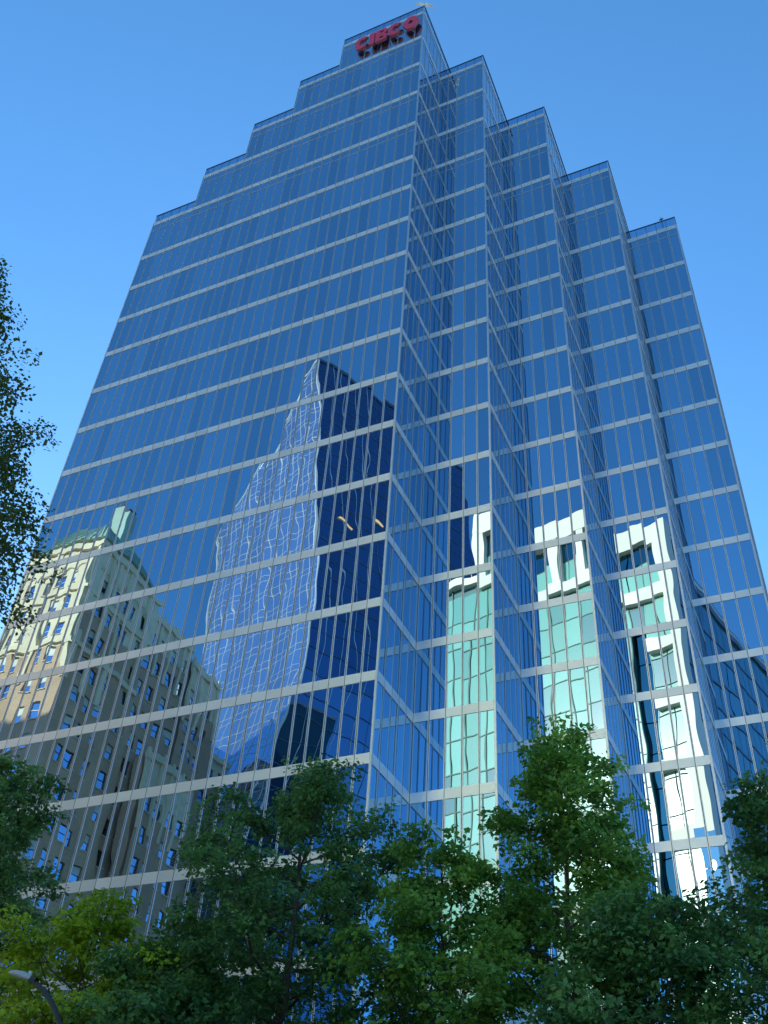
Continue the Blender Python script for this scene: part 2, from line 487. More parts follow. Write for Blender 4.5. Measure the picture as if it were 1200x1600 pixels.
PART_MAT = {'window_pane': M['tower_glass'], 'spandrel_panel': M['aluminium'], 'parapet_pane': M['parapet_glass'],
            'transom': M['mullion'], 'parapet_rail': M['rail']}
LIMIT = {'window_pane': 300, 'spandrel_panel': 300, 'parapet_pane': 120, 'transom': 130, 'parapet_rail': 60}
for name, lst in pieces.items():
    lst.sort(key=lambda e: -e[0])
    k = 0
    rest = Boxes()
    for ar, mx in lst:
        if ar > 0 and k < LIMIT[name]:
            link(name, unit_of(PART_MAT[name]), tower, Matrix(mx.tolist())); k += 1
        else:
            rest.mat(mx)
    if rest.n:
        tag(link(name, rest.mesh(name + "_rest", PART_MAT[name]), tower), kind='stuff')
if hidden_mullions.n:
    tag(link("mullion", hidden_mullions.mesh("mullion_rest", [M['mullion'], M['gasket']]), tower), kind='stuff')
# corner posts
def post(x, y, top, sx, sy):
    B = Boxes()
    x0, x1 = (x - 0.097, x + 0.003) if sx > 0 else (x - 0.003, x + 0.097)
    B.box(x0, x1, y - 0.003, y + 0.097, 0.12, ZB[top] + BAND + .002)
    B.box(x0 + .03, x1 - .03, y + .03, y + .06, ZB[top] + BAND + .002, ZB[top] + PARA - 0.05)
    link("corner_post", B.mesh("corner_post", M['mullion']), tower)
for b in range(5): post(5 * b * W, 5 * b * W, 17 - b, 1, 1)
post(XL, 0, 13, -1, 1)
for k in range(1, 5): 
    B = Boxes(); x = -(30 - 5 * k) * PL
    B.box(x + .004, x + .09, .012, .09, ZB[12 + k] + BAND + .003, ZB[13 + k] + BAND)
    link("corner_post", B.mesh("corner_post", M['mullion']), tower)
# solid core and roofs
B = Boxes(); RB = Boxes()
z0 = 0.12
for k in range(5):
    x0 = -(30 - 5 * k) * PL + 0.2; zt = ZB[13 + k] + 0.3
    B.box(x0, -0.2, 0.2, DEPTH - .2, z0, zt); z0 = zt
for b in range(1, 5):
    B.box(5 * (b - 1) * W - 0.15, 5 * b * W - 0.2, 5 * b * W + 0.2, DEPTH - .25, 0.12, ZB[17 - b] + 0.3)
link("core_wall", B.mesh("core_wall", M['core']), tower)
for k in range(5):
    x0 = -(30 - 5 * k) * PL + 0.09; x1 = -(30 - 5 * (k + 1)) * PL - 0.01 if k < 4 else -.09; z = ZB[13 + k] + 0.301
    RB.box(x0, x1, 0.09, DEPTH, z, z + 0.12)
for b in range(1, 5):
    z = ZB[17 - b] + 0.301
    RB.box(5 * (b - 1) * W + .01, 5 * b * W - 0.09, 5 * b * W + 0.09, DEPTH, z, z + .12)
link("roof", RB.mesh("roof", M['roof']), tower)
# thin lightning rod on the lowest right roof
V, Fc = tube([(14.0, 15.3, ZB[13] + .4), (14.0, 15.3, ZB[13] + 2.3)], [.05, .04], 6)
V2, F2 = tube([(13.85, 15.3, ZB[13] + 2.05), (14.15, 15.3, ZB[13] + 2.1)], [.06, .06], 6)
V += V2; Fc = list(Fc) + [tuple(i + 12 for i in f) for f in F2]
link("roof_rod", np_mesh("roof_rod", V, Fc, M['rail']), tower)

# ------------------------------------------------------------------ walls with recessed openings
def wall_mesh(F, u_cols, z_rows, u0, u1, z0, z1, depth, mats, pick, skip=None):
    """flat wall with rectangular holes and reveals; u_cols / z_rows: lists of (start, end)"""
    us = sorted({u0, u1, *[x for c in u_cols for x in c]}); zs = sorted({z0, z1, *[x for c in z_rows for x in c]})
    B = Boxes()
    P = lambda u, z, d=0.0: tuple(F.O[:2] + F.t[:2] * u + F.n[:2] * d) + (z,)
    cs = {round(c[0], 3) for c in u_cols}; rs = {round(c[0], 3) for c in z_rows}
    for i in range(len(us) - 1):
        for j in range(len(zs) - 1):
            a, b, c, d = us[i], us[i + 1], zs[j], zs[j + 1]
            hole = round(a, 3) in cs and round(c, 3) in rs and not (skip and skip(a, c))
            mi = pick((a + b) / 2, (c + d) / 2)
            if not hole:
                B.quad([P(a, c), P(b, c), P(b, d), P(a, d)], mi)
            else:
                B.quad([P(a, c), P(a, d), P(a, d, -depth), P(a, c, -depth)], mi)
                B.quad([P(b, c), P(b, c, -depth), P(b, d, -depth), P(b, d)], mi)
                B.quad([P(a, c), P(a, c, -depth), P(b, c, -depth), P(b, c)], mi)
                B.quad([P(a, d), P(b, d), P(b, d, -depth), P(a, d, -depth)], mi)
                B.quad([P(a, c, -depth), P(a, d, -depth), P(b, d, -depth), P(b, c, -depth)], mi)
    return B.mesh("wall", mats)

def sash_meshes(w, h, frame_mat):
    """double-hung sash with sill, and its two panes; local: x across, y into the wall, z up, origin bottom centre"""
    f = Boxes(); t = 0.07
    f.box(-w / 2, -w / 2 + t, -.0, .10, 0, h); f.box(w / 2 - t, w / 2, -.0, .10, 0, h)
    f.box(-w / 2 + t, w / 2 - t, 0, .10, 0, t); f.box(-w / 2 + t, w / 2 - t, 0, .10, h - t, h)
    f.box(-w / 2 + t, w / 2 - t, .01, .09, h * .5 - .05, h * .5 + .05)
    f.box(-w / 2 - .12, w / 2 + .12, -.34, -.002, -.14, -.003, 1)
    p = Boxes(); p.box(-w / 2 + t, w / 2 - t, .05, .07, t, h - t)
    q = Boxes(); hb_ = h * .55
    q.box(-w / 2 + t, w / 2 - t, .05, .07, t, hb_); q.box(-w / 2 + t, w / 2 - t, .052, .068, hb_, h - t, 1)
    return f.mesh("window", [frame_mat, M['sill']]), p.mesh("pane", M['old_glass']), q.mesh("pane", [M['old_glass'], M['blind']])

def put_windows(root, F, cols, rows, meshes, depth, skip=None):
    fm, pm, qm = meshes
    A = Matrix(((F.t[0], -F.n[0], 0), (F.t[1], -F.n[1], 0), (0, 0, 1))).to_4x4()
    for (a, b) in cols:
        for (c, d) in rows:
            if skip and skip(a, c): continue
            q = F.O + F.t * (a + b) / 2 - F.n * (depth - 0.10)
            mx = Matrix.Translation((q[0], q[1], c)) @ A
            o = link("window", fm, root, mx)
            pn = bpy.data.objects.new("pane", qm if random.random() < .3 else pm); COL.objects.link(pn); pn.parent = o

# ------------------------------------------------------------------ art deco brick tower across the street
BX, BY = -69.7, -50.0
deco = empty("brick_tower", (-80, -65, 0.12),
             "old buff-brick tower with cream crown and copper roof, mirrored at facade left", "building")
FL = 4.15
rows_all = [(23.0 + FL * k, 23.0 + FL * k + 2.25) for k in range(16)]
sash_d = sash_meshes(1.35, 2.25, M['sash']); sash_w = sash_meshes(1.35, 2.25, M['white_sash'])
def pick(z_cream):
    return lambda u, z: 1 if z > z_cream else 0
def deco_block(x0, x1, y0, y1, top, cream, cols_front, cols_right, front=True, right=True, cream_r=None):
    mats = [M['brick'], M['terracotta']]
    rows = [r for r in rows_all if r[1] < top - 1.6]
    if front:
        F = Face((x1, y1, 0), (-1, 0, 0), (0, 1, 0))
        link("wall", wall_mesh(F, cols_front, rows, 0, x1 - x0, 0.12, top, .3, mats, pick(cream)), deco)
        put_windows(deco, F, cols_front, rows, sash_w, .3)
    if right:
        F = Face((x1, y0, 0), (0, 1, 0), (1, 0, 0))
        link("wall", wall_mesh(F, cols_right, rows, 0, y1 - y0, 0.12, top, .3, mats, pick(cream_r or cream)), deco)
        put_windows(deco, F, cols_right, rows, sash_d, .3)
    B = Boxes(); B.box(x0 + .4, x1 - .4, y0 + .4, y1 - .4, 0.12, top - .1)
    B.quad([(x0, y0, top), (x1, y0, top), (x1, y1, top), (x0, y1, top)])
    link("inner_wall", B.mesh("inner_wall", M['brick']), deco)
C_ = lambda *c: [(a - .675, a + .675) for a in c]
deco_block(-86, BX, -65, BY, 88.2, 71.5, C_(2.6, 5.0, 8.6, 11.0, 14.4), C_(2.2, 6.4, 9.2, 11.3, ), True, True, cream_r=76.0)
deco_block(-86, -70.4, -76, -65, 86.0, 80.5, [], C_(1.8, 4.0, 7.2, 9.4), False, True)
deco_block(-86, -69.9, -84.5, -76, 83.6, 77.0, [], C_(2.2, 4.4, 6.6), False, True)
deco_block(-86, -70.5, -90, -84.5, 73.0, 68.0, [], C_(1.8, 3.9), False, True)
deco_block(-106, -86, -88, -51.0, 86.6, 71.5, C_(2.0, 4.4, 7.6, 10, 13.4, 16), [], True, False)
# projecting lower bay with a cream crown on the shaded side
F = Face((-67.2, -79, 0), (0, 1, 0), (1, 0, 0))
rows = [r for r in rows_all if r[1] < 61]
link("wall", wall_mesh(F, C_(1.9, 4.2, 7.4, 9.6), rows, 0, 11.6, .12, 63.5, .3, [M['brick'], M['terracotta']], pick(57.0)), deco)
put_windows(deco, F, C_(1.9, 4.2, 7.4, 9.6), rows, sash_d, .3)
B = Boxes(); B.box(-69.69, -67.6, -79, -67.4, .12, 63.4); link("inner_wall", B.mesh("inner_wall", M['brick']), deco)
# terracotta ornament: cornices, pilasters, crenellated crown
def orn(x0, x1, y0, y1, z0, z1, mat='terracotta', nm="cornice"):
    B = Boxes(); B.box(x0, x1, y0, y1, z0, z1); link(nm, B.mesh(nm, M[mat]), deco)
for z, e, h in ((71.2, .35, .7), (79.6, .30, .5), (87.4, .45, .9)):
    orn(-86, BX + e, BY + .001, BY + e, z, z + h); orn(BX + .001, BX + e, -65, BY, z + .004, z + h - .004)
orn(-106, -86.01, -51.0 + .001, -50.6, 85.9, 86.8); orn(-106, -86.01, -51.0 + .001, -50.7, 71.3, 71.9)
orn(-70.4, -70.0, -76, -65.01, 85.3, 86.3); orn(-69.89, -69.5, -84.5, -76, 82.9, 83.9); orn(-70.49, -70.1, -90, -84.51, 72.4, 73.3)
orn(-67.199, -66.8, -79, -67.4, 62.8, 63.9)
for u in (0.4, 6.8, 12.8, 16.0):
    orn(BX - u - .35, BX - u + .35, BY + .002, BY + .28, 66.0, 88.1, nm="pilaster")
for u in (.5, 4.3, 7.8, 13.2):
    orn(BX + .002, BX + .28, BY - u - .35, BY - u + .35, 66.0, 88.1, nm="pilaster")
for u in (0.3, 2.9, 5.6, 8.4, 10.7): orn(-70.399, -70.15, -65 - u - .3, -65 - u + .3, 76.5, 87.0, nm="pilaster")
for u in (0.4, 3.3, 5.5, 8.1): orn(-69.899, -69.65, -76 - u - .3, -76 - u + .3, 74.0, 84.6, nm="pilaster")
for u in (.35, 3.0, 5.8, 8.5, 11.2): orn(-67.199, -66.95, -79 + u - .3, -79 + u + .3, 53.5, 64.6, nm="pilaster")
# arched relief bands on the crown
for k in range(6):
    u = 1.5 + 2.5 * k
    V, Fc = tube([(BX - u - 1.0 * math.cos(a), BY + .06, 83.6 + 1.0 * math.sin(a)) for a in np.linspace(0, math.pi, 9)], [.16] * 9, 6)
    link("arch_moulding", np_mesh("arch_moulding", V, Fc, M['terracotta']), deco)
    V, Fc = tube([(BX + .06, BY - u - 1.0 * math.cos(a), 83.6 + 1.0 * math.sin(a)) for a in np.linspace(0, math.pi, 9)], [.16] * 9, 6)
    if k < 5: link("arch_moulding", np_mesh("arch_moulding", V, Fc, M['terracotta']), deco)
# upper set-back storey, copper hip roof with raised seams, chimneys
sx0, sx1, sy0, sy1 = -84.0, -70.5, -64.0, -50.8
B = Boxes(); B.box(sx0, sx1, sy0, sy1, 88.2, 89.8); link("wall", B.mesh("attic", M['terracotta']), deco)
B = Boxes()
low = [(sx0 - .5, sy0 - .5, 89.8), (sx1 + .5, sy0 - .5, 89.8), (sx1 + .5, sy1 + .5, 89.8), (sx0 - .5, sy1 + .5, 89.8)]
high = [(sx0 + 3.6, sy0 + 3.6, 96.0), (sx1 - 3.6, sy0 + 3.6, 96.0), (sx1 - 3.6, sy1 - 3.6, 96.0), (sx0 + 3.6, sy1 - 3.6, 96.0)]
B.hexa(low, high)
roof = link("roof", B.mesh("copper_roof", M['copper']), deco)
for k in range(1, 14):
    f = k / 14
    p0 = np.array(low[2]) * (1 - f) + np.array(low[3]) * f; p1 = np.array(high[2]) * (1 - f) + np.array(high[3]) * f
    V, Fc = tube([p0 + (0, .02, .06), p1 + (0, .02, .06)], [.09, .09], 5); link("roof_seam", np_mesh("roof_seam", V, Fc, M['copper']), deco)
    p0 = np.array(low[1]) * (1 - f) + np.array(low[2]) * f; p1 = np.array(high[1]) * (1 - f) + np.array(high[2]) * f
    V, Fc = tube([p0 + (.02, 0, .06), p1 + (.02, 0, .06)], [.09, .09], 5); link("roof_seam", np_mesh("roof_seam", V, Fc, M['copper']), deco)
B = Boxes(); B.box(-73.4, -71.6, -57.6, -54.6, 91.5, 99.0); ch = link("chimney", B.mesh("chimney", M['copper']), deco)
for y in (-57.0, -55.3):
    V, Fc = tube([(-72.5, y, 99.0), (-72.5, y, 99.8)], [.62, .62], 10); link("flue", np_mesh("flue", V, Fc, M['sash']), deco)

# ------------------------------------------------------------------ white and green building, mirrored in the sawtooth bays
TH = R_(14.0)
wR = np.array([3.4, -57.3, 0]); wt = np.array([-math.cos(TH), -math.sin(TH), 0]); wnn = np.array([-math.sin(TH), math.cos(TH), 0])
WF = Face(wR, wt, wnn)
white = empty("white_office_block", tuple(wR + wt * 12 - wnn * 12 + np.array([0, 0, .12])),
              "white-framed block with pale green glass, mirrored in the sawtooth bays", "building")
def wpart(nm, mat, *args):
    B = Boxes(); B.mat(WF.mat(*args)); return link(nm, B.mesh(nm, M[mat]), white)
D0 = -0.0
wpart("core_wall", 'teal_wall', 0.9, 25.3, -41.5, -3.6, .12, 93.0)
wpart("core_wall", 'teal_wall', 25.3, 32.9, -24.5, -0.62, .12, 84.0)
wpart("roof", 'white', 0.4, 25.5, -41.6, -.9, 93.02, 93.6)
wpart("column", 'white', 0.0, 1.75, -1.5, 0.35, .12, 95.0)
for z in (31.6, 36.0, 40.4, 44.8): wpart('glint_glass', 'glint_glass', -.1, 1.9, .40, .44, z + .04, z + 4.36)  # panes added over the column to mirror the sun's glint
wpart("roof_band", 'white', 1.75, 25.6, -1.2, 0.30, 91.5, 94.98)
wpart("floor_band", 'white', 1.75, 25.6, -1.2, 0.28, 82.4, 84.2)
for a, b in ((10.3, 11.4), (14.7, 16.0), (24.2, 25.55)): wpart("pillar", 'white', a, b, -1.1, 0.26, 84.2, 91.5)
for z in (74.3, 65.6, 56.9, 48.2, 39.5, 30.8, 22.1, 13.4): wpart("floor_band", 'white', 1.75, 4.6 if z > 60 else 5.2, -1.2, 0.28, z, z + 1.7)
wpart("roof_band", 'white', 25.6, 33.2, -1.0, 0.22, 83.4, 84.6)
wpart("roof_rail", 'white', 25.6, 33.2, -.2, -.1, 85.5, 85.62)
for s in np.arange(26, 33.2, 1.2): wpart("rail_post", 'white', s, s + .08, -.2, -.1, 84.6, 85.5)
green_unit = unit_of(M['green_glass']); teal_unit = unit_of(M['teal_glass'])
ss = list(np.arange(7.2, 33.0, 2.45)); zl = [4.0 + 4.35 * k for k in range(18)]
def gpane(a, b, z0, z1, d=-0.5, u=green_unit):
    link("window_pane", u, white, Matrix(WF.mat(a + .08, b - .08, d - .05, d, z0 + .09, z1 - .09, 0.0015).tolist()))
prng = random.Random(5)
for a in ss:
    b = min(a + 2.45, 33.1)
    for z in zl:
        if z > 83 or (a > 25 and z > 79.5): continue
        gpane(a, b, z, min(z + 4.35, 82.4))
for a in np.arange(1.75, 4.7, 1.45):
    for z in zl:
        if z < 82: gpane(a, min(a + 1.45, 4.65), z, z + 4.35)
for a in np.arange(1.75, 25.5, 2.42):
    gpane(a, min(a + 2.42, 25.5), 84.2, 88.0, -.6)
    gpane(a, min(a + 2.42, 25.5), 88.0, 91.5, -.6, teal_unit)
for z in zl:                                              # recessed dark bay beside the right-hand bands
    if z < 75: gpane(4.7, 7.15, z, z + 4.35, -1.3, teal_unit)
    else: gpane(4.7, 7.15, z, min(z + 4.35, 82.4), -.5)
wpart("recess_wall", 'teal_wall', 4.62, 4.69, -1.3, -.45, .12, 75.0); wpart("recess_wall", 'teal_wall', 7.16, 7.22, -1.3, -.45, .12, 75.0)
wpart("recess_wall", 'core', 7.23, 25.3, -3.58, -.62, .12, 93.0); wpart("recess_wall", 'core', .9, 4.6, -3.58, -.62, .12, 93.0)
for a in ss + [33.1]: wpart("mullion", 'green_mullion', a - .07, a + .07, -.62, -.40, .12, 82.4 if a < 25 else 83.4)
for z in zl:
    if z < 83: wpart("transom", 'green_mullion', 7.25, 33.1, -.6, -.42, z - .07, z + .07)
# its shaded right-hand side
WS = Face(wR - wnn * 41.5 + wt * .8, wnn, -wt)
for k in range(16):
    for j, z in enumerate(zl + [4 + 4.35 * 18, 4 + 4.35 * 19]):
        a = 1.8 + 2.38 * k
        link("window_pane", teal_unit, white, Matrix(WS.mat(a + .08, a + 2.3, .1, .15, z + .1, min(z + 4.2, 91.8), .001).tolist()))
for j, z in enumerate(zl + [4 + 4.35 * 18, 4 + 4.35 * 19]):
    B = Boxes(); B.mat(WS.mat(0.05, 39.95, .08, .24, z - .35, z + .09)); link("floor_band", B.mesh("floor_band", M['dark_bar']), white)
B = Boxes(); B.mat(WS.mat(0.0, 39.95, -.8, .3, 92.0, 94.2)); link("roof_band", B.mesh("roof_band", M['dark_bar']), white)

# ------------------------------------------------------------------ leaning glass tower with a white lattice
lat = empty("lattice_tower", (-60, -105, 0.12),
            "curved glass tower with white lattice side and a side coloured dark for shade, mirrored mid-facade", "building")
LSC = 121.2 / 91.2                       # stands well behind the brick tower
kz = [1.6 + (z - 1.6) * LSC for z in (0, 40, 49, 59, 68, 76, 95, 112, 128)]
kx = [15.465 + (x - 15.465) * LSC for x in (-45.5, -45.0, -43.6, -41.4, -39.7, -39.5, -41.0, -42.7, -44.5)]
Kp = lambda z: np.array([np.interp(z, kz, kx), -90.0, z])
TOPZ = kz[-1]
Lz = lambda z: LSC * float(np.interp(1.6 + (z - 1.6) / LSC, [0, 60, 90, 103, 109, 117, 128], [23, 23, 24, 23.5, 15.0, 8.0, 0.15]))
LD = np.array([-math.cos(R_(20)), -math.sin(R_(20)), 0]); LN = np.array([-math.sin(R_(20)), math.cos(R_(20)), 0])
RD = np.array([math.sin(R_(25)), -math.cos(R_(25)), 0]); RN = np.array([math.cos(R_(25)), math.sin(R_(25)), 0])
FH = TOPZ / 42
zs = [0.12] + [FH * k for k in range(1, 43)]
GL, GR, GB = Boxes(), Boxes(), Boxes()
for z0, z1 in zip(zs[:-1], zs[1:]):
    a0, a1 = Kp(z0), Kp(z1)
    l0, l1 = a0 + LD * Lz(z0), a1 + LD * Lz(z1)
    r0, r1 = a0 + RD * 40, a1 + RD * 40
    bk0, bk1 = l0 + RD * 34, l1 + RD * 34
    GL.quad([a0, l0, l1, a1]); GR.quad([r0, a0, a1, r1]); GB.quad([l0, bk0, bk1, l1]); GB.quad([bk0, r0, r1, bk1])
    if Lz(z1) < Lz(z0) - .5: GB.quad([l1, l0, bk0, bk1])
top = TOPZ
GB.quad([Kp(top), Kp(top) + LD * .15, Kp(top) + LD * .15 + RD * 34, Kp(top) + RD * 40])
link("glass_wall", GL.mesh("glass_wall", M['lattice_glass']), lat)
link("glass_wall", GR.mesh("glass_wall", M['lattice_shade']), lat)
link("rear_wall", GB.mesh("rear_wall", M['lattice_shade']), lat)
def bar(pts, n, w, mat, nm):
    V, Fc = tube([np.array(p) + n * w * .6 for p in pts], [w] * len(pts), 4); link(nm, np_mesh(nm, V, Fc, M[mat]), lat)
for k in range(0, 20):
    s = 1.7 * k
    pts = [Kp(z) + LD * s for z in zs if Lz(z) >= s - .01 and z > 15]
    if len(pts) > 1: bar(pts, LN, .055 if k else .24, 'lattice_bar', "lattice_bar")
pts = [Kp(z) + LD * Lz(z) for z in zs if z > 15] ; bar(pts, LN, .16, 'lattice_bar', "edge_bar")
for z in zs:
    if z < 15: continue
    for dz in (0, 1.3):
        if z + dz > TOPZ - 1: continue
        p = Kp(z + dz); bar([p, p + LD * Lz(z + dz)], LN, .045, 'lattice_bar', "lattice_bar")
for z in zs:
    if z < 15: continue
    p = Kp(z); bar([p, p + RD * 40], RN, .10, 'dark_bar', "floor_band")
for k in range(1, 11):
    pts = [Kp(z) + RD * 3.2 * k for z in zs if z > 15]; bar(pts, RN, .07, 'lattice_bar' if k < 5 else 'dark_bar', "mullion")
bar([Kp(TOPZ), Kp(TOPZ) + RD * 40], RN, .35, 'dark_bar', "roof_edge")

for a, b, z in ((5.6, 8.4, 125.0), (13.2, 16.0, 130.4)):      # warm ceiling strips seen behind the glass
    q = Kp(z); bar([q + RD * a, q + RD * b + (0, 0, -1.0)], RN, .28, 'warm_lamp', "ceiling_light")
# ------------------------------------------------------------------ block up the street whose shadow falls on the brick tower
nb = empty("neighbour_block", (-125, 25, .12), "plain brown stone office block up the street beyond the left edge", "building")
F = Face((-150, 10, 0), (1, 0, 0), (0, -1, 0))
cols = [(1.5 + 3.4 * k, 3.4 + 3.4 * k) for k in range(14)]; rows = [(6 + 4.0 * k, 8.2 + 4.0 * k) for k in range(19)]
link("wall", wall_mesh(F, cols, rows, 0, 50, .12, 88.4, .3, [M['brick']], lambda u, z: 0), nb)
B = Boxes(); B.box(-149.6, -100.4, 10.4, 39.6, .12, 88.3); B.box(-150, -100, 10.0, 10.05, 88.41, 89.2); link("inner_wall", B.mesh("inner_wall", M['brick']), nb)

# ------------------------------------------------------------------ trees
def make_tree(label, pos, height, base, rad, mat, n_leaf, leaf, seed, group="street trees in front of the tower", trunk_r=.2, n_limb=26, lean=(0, 0), cone=.6, spray=.5, low=.55, vary_=(.62, 1.18)):
    rs = np.random.RandomState(seed)
    x0, y0 = pos
    root = empty("street_tree", (x0, y0, 0.12), label, "tree", group)
    V, Fc = [], []
    def add(path, radii, seg):
        v, f = tube(path, radii, seg); off = len(V); V.extend(v); Fc.extend([tuple(i + off for i in q) for q in f])
    top = np.array([x0 + lean[0], y0 + lean[1], height - .5])
    tp = []
    for i in range(13):
        f = i / 12
        p = np.array([x0, y0, 0.1]) * (1 - f) + top * f
        if 0 < i: p[:2] += rs.normal(0, .09, 2)
        tp.append(p)
    add(tp, [max(.015, trunk_r * (1 - .95 * (i / 12) ** .8)) for i in range(13)], 9)
    on_trunk = lambda h: np.array([np.interp(h, [q[2] for q in tp], [q[j] for q in tp]) for j in range(3)])
    sprays = []
    for k in range(n_limb):
        f = (k + rs.uniform(0, 1)) / n_limb
        hh = base + f * (height - .8 - base)
        st = on_trunk(hh * .97 - .2)
        ang = k * 2.399 + rs.normal(0, .35)
        prof = min(1.0, low + 1.3 * f) * (1 - f) ** cone + .07
        rr = rad * prof * rs.uniform(*vary_)
        rise = rs.uniform(.15, .55) * rr + .25
        en = np.array([st[0] + rr * math.cos(ang), st[1] + rr * math.sin(ang), hh + rise])
        mid = (st + en) / 2 + rs.normal(0, .08, 3) * rr * .5 + (0, 0, -.12 * rr)
        r0 = max(.018, trunk_r * .40 * (1 - .75 * f))
        add([st, mid, en], [r0, r0 * .6, .010], 6)
        nsub = int(5 + rr * 2.2)
        for j in range(nsub):
            g = rs.uniform(.22, 1.0)
            a = st * (1 - g) ** 2 + 2 * mid * g * (1 - g) + en * g ** 2
            sa = ang + rs.choice((-1, 1)) * rs.uniform(.3, 1.3)
            ln = rs.uniform(.35, .85) * (.45 + .28 * rr)
            d = np.array([math.cos(sa), math.sin(sa), rs.normal(.15, .3)])
            e2 = a + d * ln
            add([a, (a + e2) / 2 + rs.normal(0, .04, 3), e2], [.016, .011, .005], 4)
            sprays.append((e2, d, rs.uniform(.6, 1.15))); sprays.append((a + d * ln * .55, d, rs.uniform(.45, .9)))
        sprays.append((en, np.array([math.cos(ang), math.sin(ang), .1]), 1.0))
    for k in range(5): sprays.append((top + rs.normal(0, .25, 3) + (0, 0, .1), rs.normal(0, 1, 3), .6))
    link("trunk", np_mesh("trunk", V, Fc, M['bark'], smooth=True), root)
    C = np.array([q[0] for q in sprays]); Dv = np.array([q[1] for q in sprays]); Sz = np.array([q[2] for q in sprays])
    ns = len(C)
    nrm = np.stack([rs.normal(0, .35, ns), rs.normal(0, .35, ns), np.ones(ns)], 1) + Dv * .25
    nrm /= np.linalg.norm(nrm, axis=1)[:, None]
    e1 = np.cross(nrm, Dv); e1 /= np.linalg.norm(e1, axis=1)[:, None] + 1e-9
    e2_ = np.cross(nrm, e1)
    w = Sz ** 2; idx = rs.choice(ns, n_leaf, p=w / w.sum())
    a = rs.uniform(0, 2 * math.pi, n_leaf); q = np.sqrt(rs.uniform(0, 1, n_leaf)) * Sz[idx] * spray
    drop = rs.normal(0, .10, n_leaf) - .35 * q ** 2
    c = C[idx] + e1[idx] * (np.cos(a) * q)[:, None] + e2_[idx] * (np.sin(a) * q)[:, None] + nrm[idx] * drop[:, None]
    axis = e1[idx] * np.cos(a)[:, None] + e2_[idx] * np.sin(a)[:, None] + rs.normal(0, .5, (n_leaf, 3)) + np.array([0, 0, -.25])
    axis /= np.linalg.norm(axis, axis=1)[:, None]
    ln = nrm[idx] + rs.normal(0, .42, (n_leaf, 3))
    side = np.cross(axis, ln); side /= np.linalg.norm(side, axis=1)[:, None] + 1e-9
    nn = np.cross(side, axis)
    L = leaf * rs.uniform(.6, 1.25, (n_leaf, 1)); wd = L * rs.uniform(.28, .42, (n_leaf, 1))
    v0 = c - axis * L * .5; v2 = c + axis * L * .5
    v1 = c + side * wd + nn * L * .09 - axis * L * .06; v3 = c - side * wd + nn * L * .09 - axis * L * .06
    me = np_mesh("crown", np.stack([v0, v1, v2, v3], 1).reshape(-1, 3), np.arange(n_leaf * 4).reshape(-1, 4), mat)
    tone = np.clip(rs.uniform(0, 1, ns)[idx] ** 1.3 * .75 + rs.uniform(0, .3, n_leaf), 0, 1).astype(np.float32)
    at = me.attributes.new("tone", 'FLOAT', 'FACE'); at.data.foreach_set("value", tone)
    link("crown", me, root)
    return root

make_tree("tall dark tree at the left edge of the frame, behind the small tree by the lamp", (-10.2, -7.6), 17.2, 4.0, 4.8, M['leaf_dark'], 42000, .17, 11, trunk_r=.24, n_limb=46)
make_tree("small tree beside the street lamp, leaves tinted yellow-green for reflected light", (-3.3, -9.4), 11.4, 3.0, 3.4, M['leaf_lit'], 30000, .16, 12, trunk_r=.13, n_limb=36)
make_tree("broad dark green tree below the tower's main corner", (1.6, -7.4), 15.4, 3.0, 5.0, M['leaf_dark'], 52000, .155, 13, trunk_r=.24, n_limb=54)
make_tree("low bright green tree between the two taller ones", (6.2, -7.9), 12.4, 3.0, 3.4, M['leaf_mid'], 32000, .155, 14, trunk_r=.15, n_limb=40)
make_tree("tall slender green tree in front of the second sawtooth bay", (9.3, -7.7), 15.2, 3.4, 3.2, M['leaf_mid'], 42000, .15, 15, trunk_r=.19, n_limb=48)
make_tree("shaded tree at the right edge of the frame", (14.9, -7.0), 14.0, 3.4, 3.6, M['leaf_dark'], 42000, .15, 16, trunk_r=.2, n_limb=46)
make_tree("short dark tree filling the gap right of the slender tree", (11.2, -9.6), 9.9, 2.6, 3.2, M['leaf_dark'], 30000, .15, 18, trunk_r=.14, n_limb=36)
make_tree("short dark tree right of the yellow-green tinted one", (-.6, -9.0), 10.2, 2.6, 3.2, M['leaf_dark'], 30000, .155, 19, trunk_r=.14, n_limb=36)
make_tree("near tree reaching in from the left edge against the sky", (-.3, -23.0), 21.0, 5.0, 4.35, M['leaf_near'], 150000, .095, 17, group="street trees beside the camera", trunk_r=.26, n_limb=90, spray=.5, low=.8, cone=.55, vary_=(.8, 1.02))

# ------------------------------------------------------------------ street lamp
ly = -13.2
hb, ht = at_y(49, 1531, ly), at_y(15, 1520, ly)          # back and tip of the lamp head
e1, e2, e3 = at_y(70, 1549, ly), at_y(85, 1575, ly), at_y(95, 1604, ly)
pxx = e3[0] + .16
lamp = empty("street_lamp", (pxx, ly, .12), "street lamp with grey oval head on a dark curved arm, at the bottom left", "street lamp")
arm = [(pxx, ly, .12), (pxx, ly, 4.6), (pxx - .02, ly, 6.2), e3, e2, (e1 + e2) / 2 + (-.03, 0, .04), e1, hb]
V, Fc = tube(arm, [.11, .085, .075, .065, .06, .055, .055, .055], 10); link("pole", np_mesh("pole", V, Fc, M['lamp_dark'], smooth=True), lamp)
ax = (ht - hb) / np.linalg.norm(ht - hb); upa = np.array([-ax[2], 0, ax[0]]); upa *= np.sign(upa[2])
LS = np.linalg.norm(ht - hb) / .78
V, Fc = tube([hb - ax * .16, hb + ax * .02], [.075, .075], 10); link("collar", np_mesh("collar", V, Fc, M['lamp_dark'], smooth=True), lamp)
hv, hf = [], []
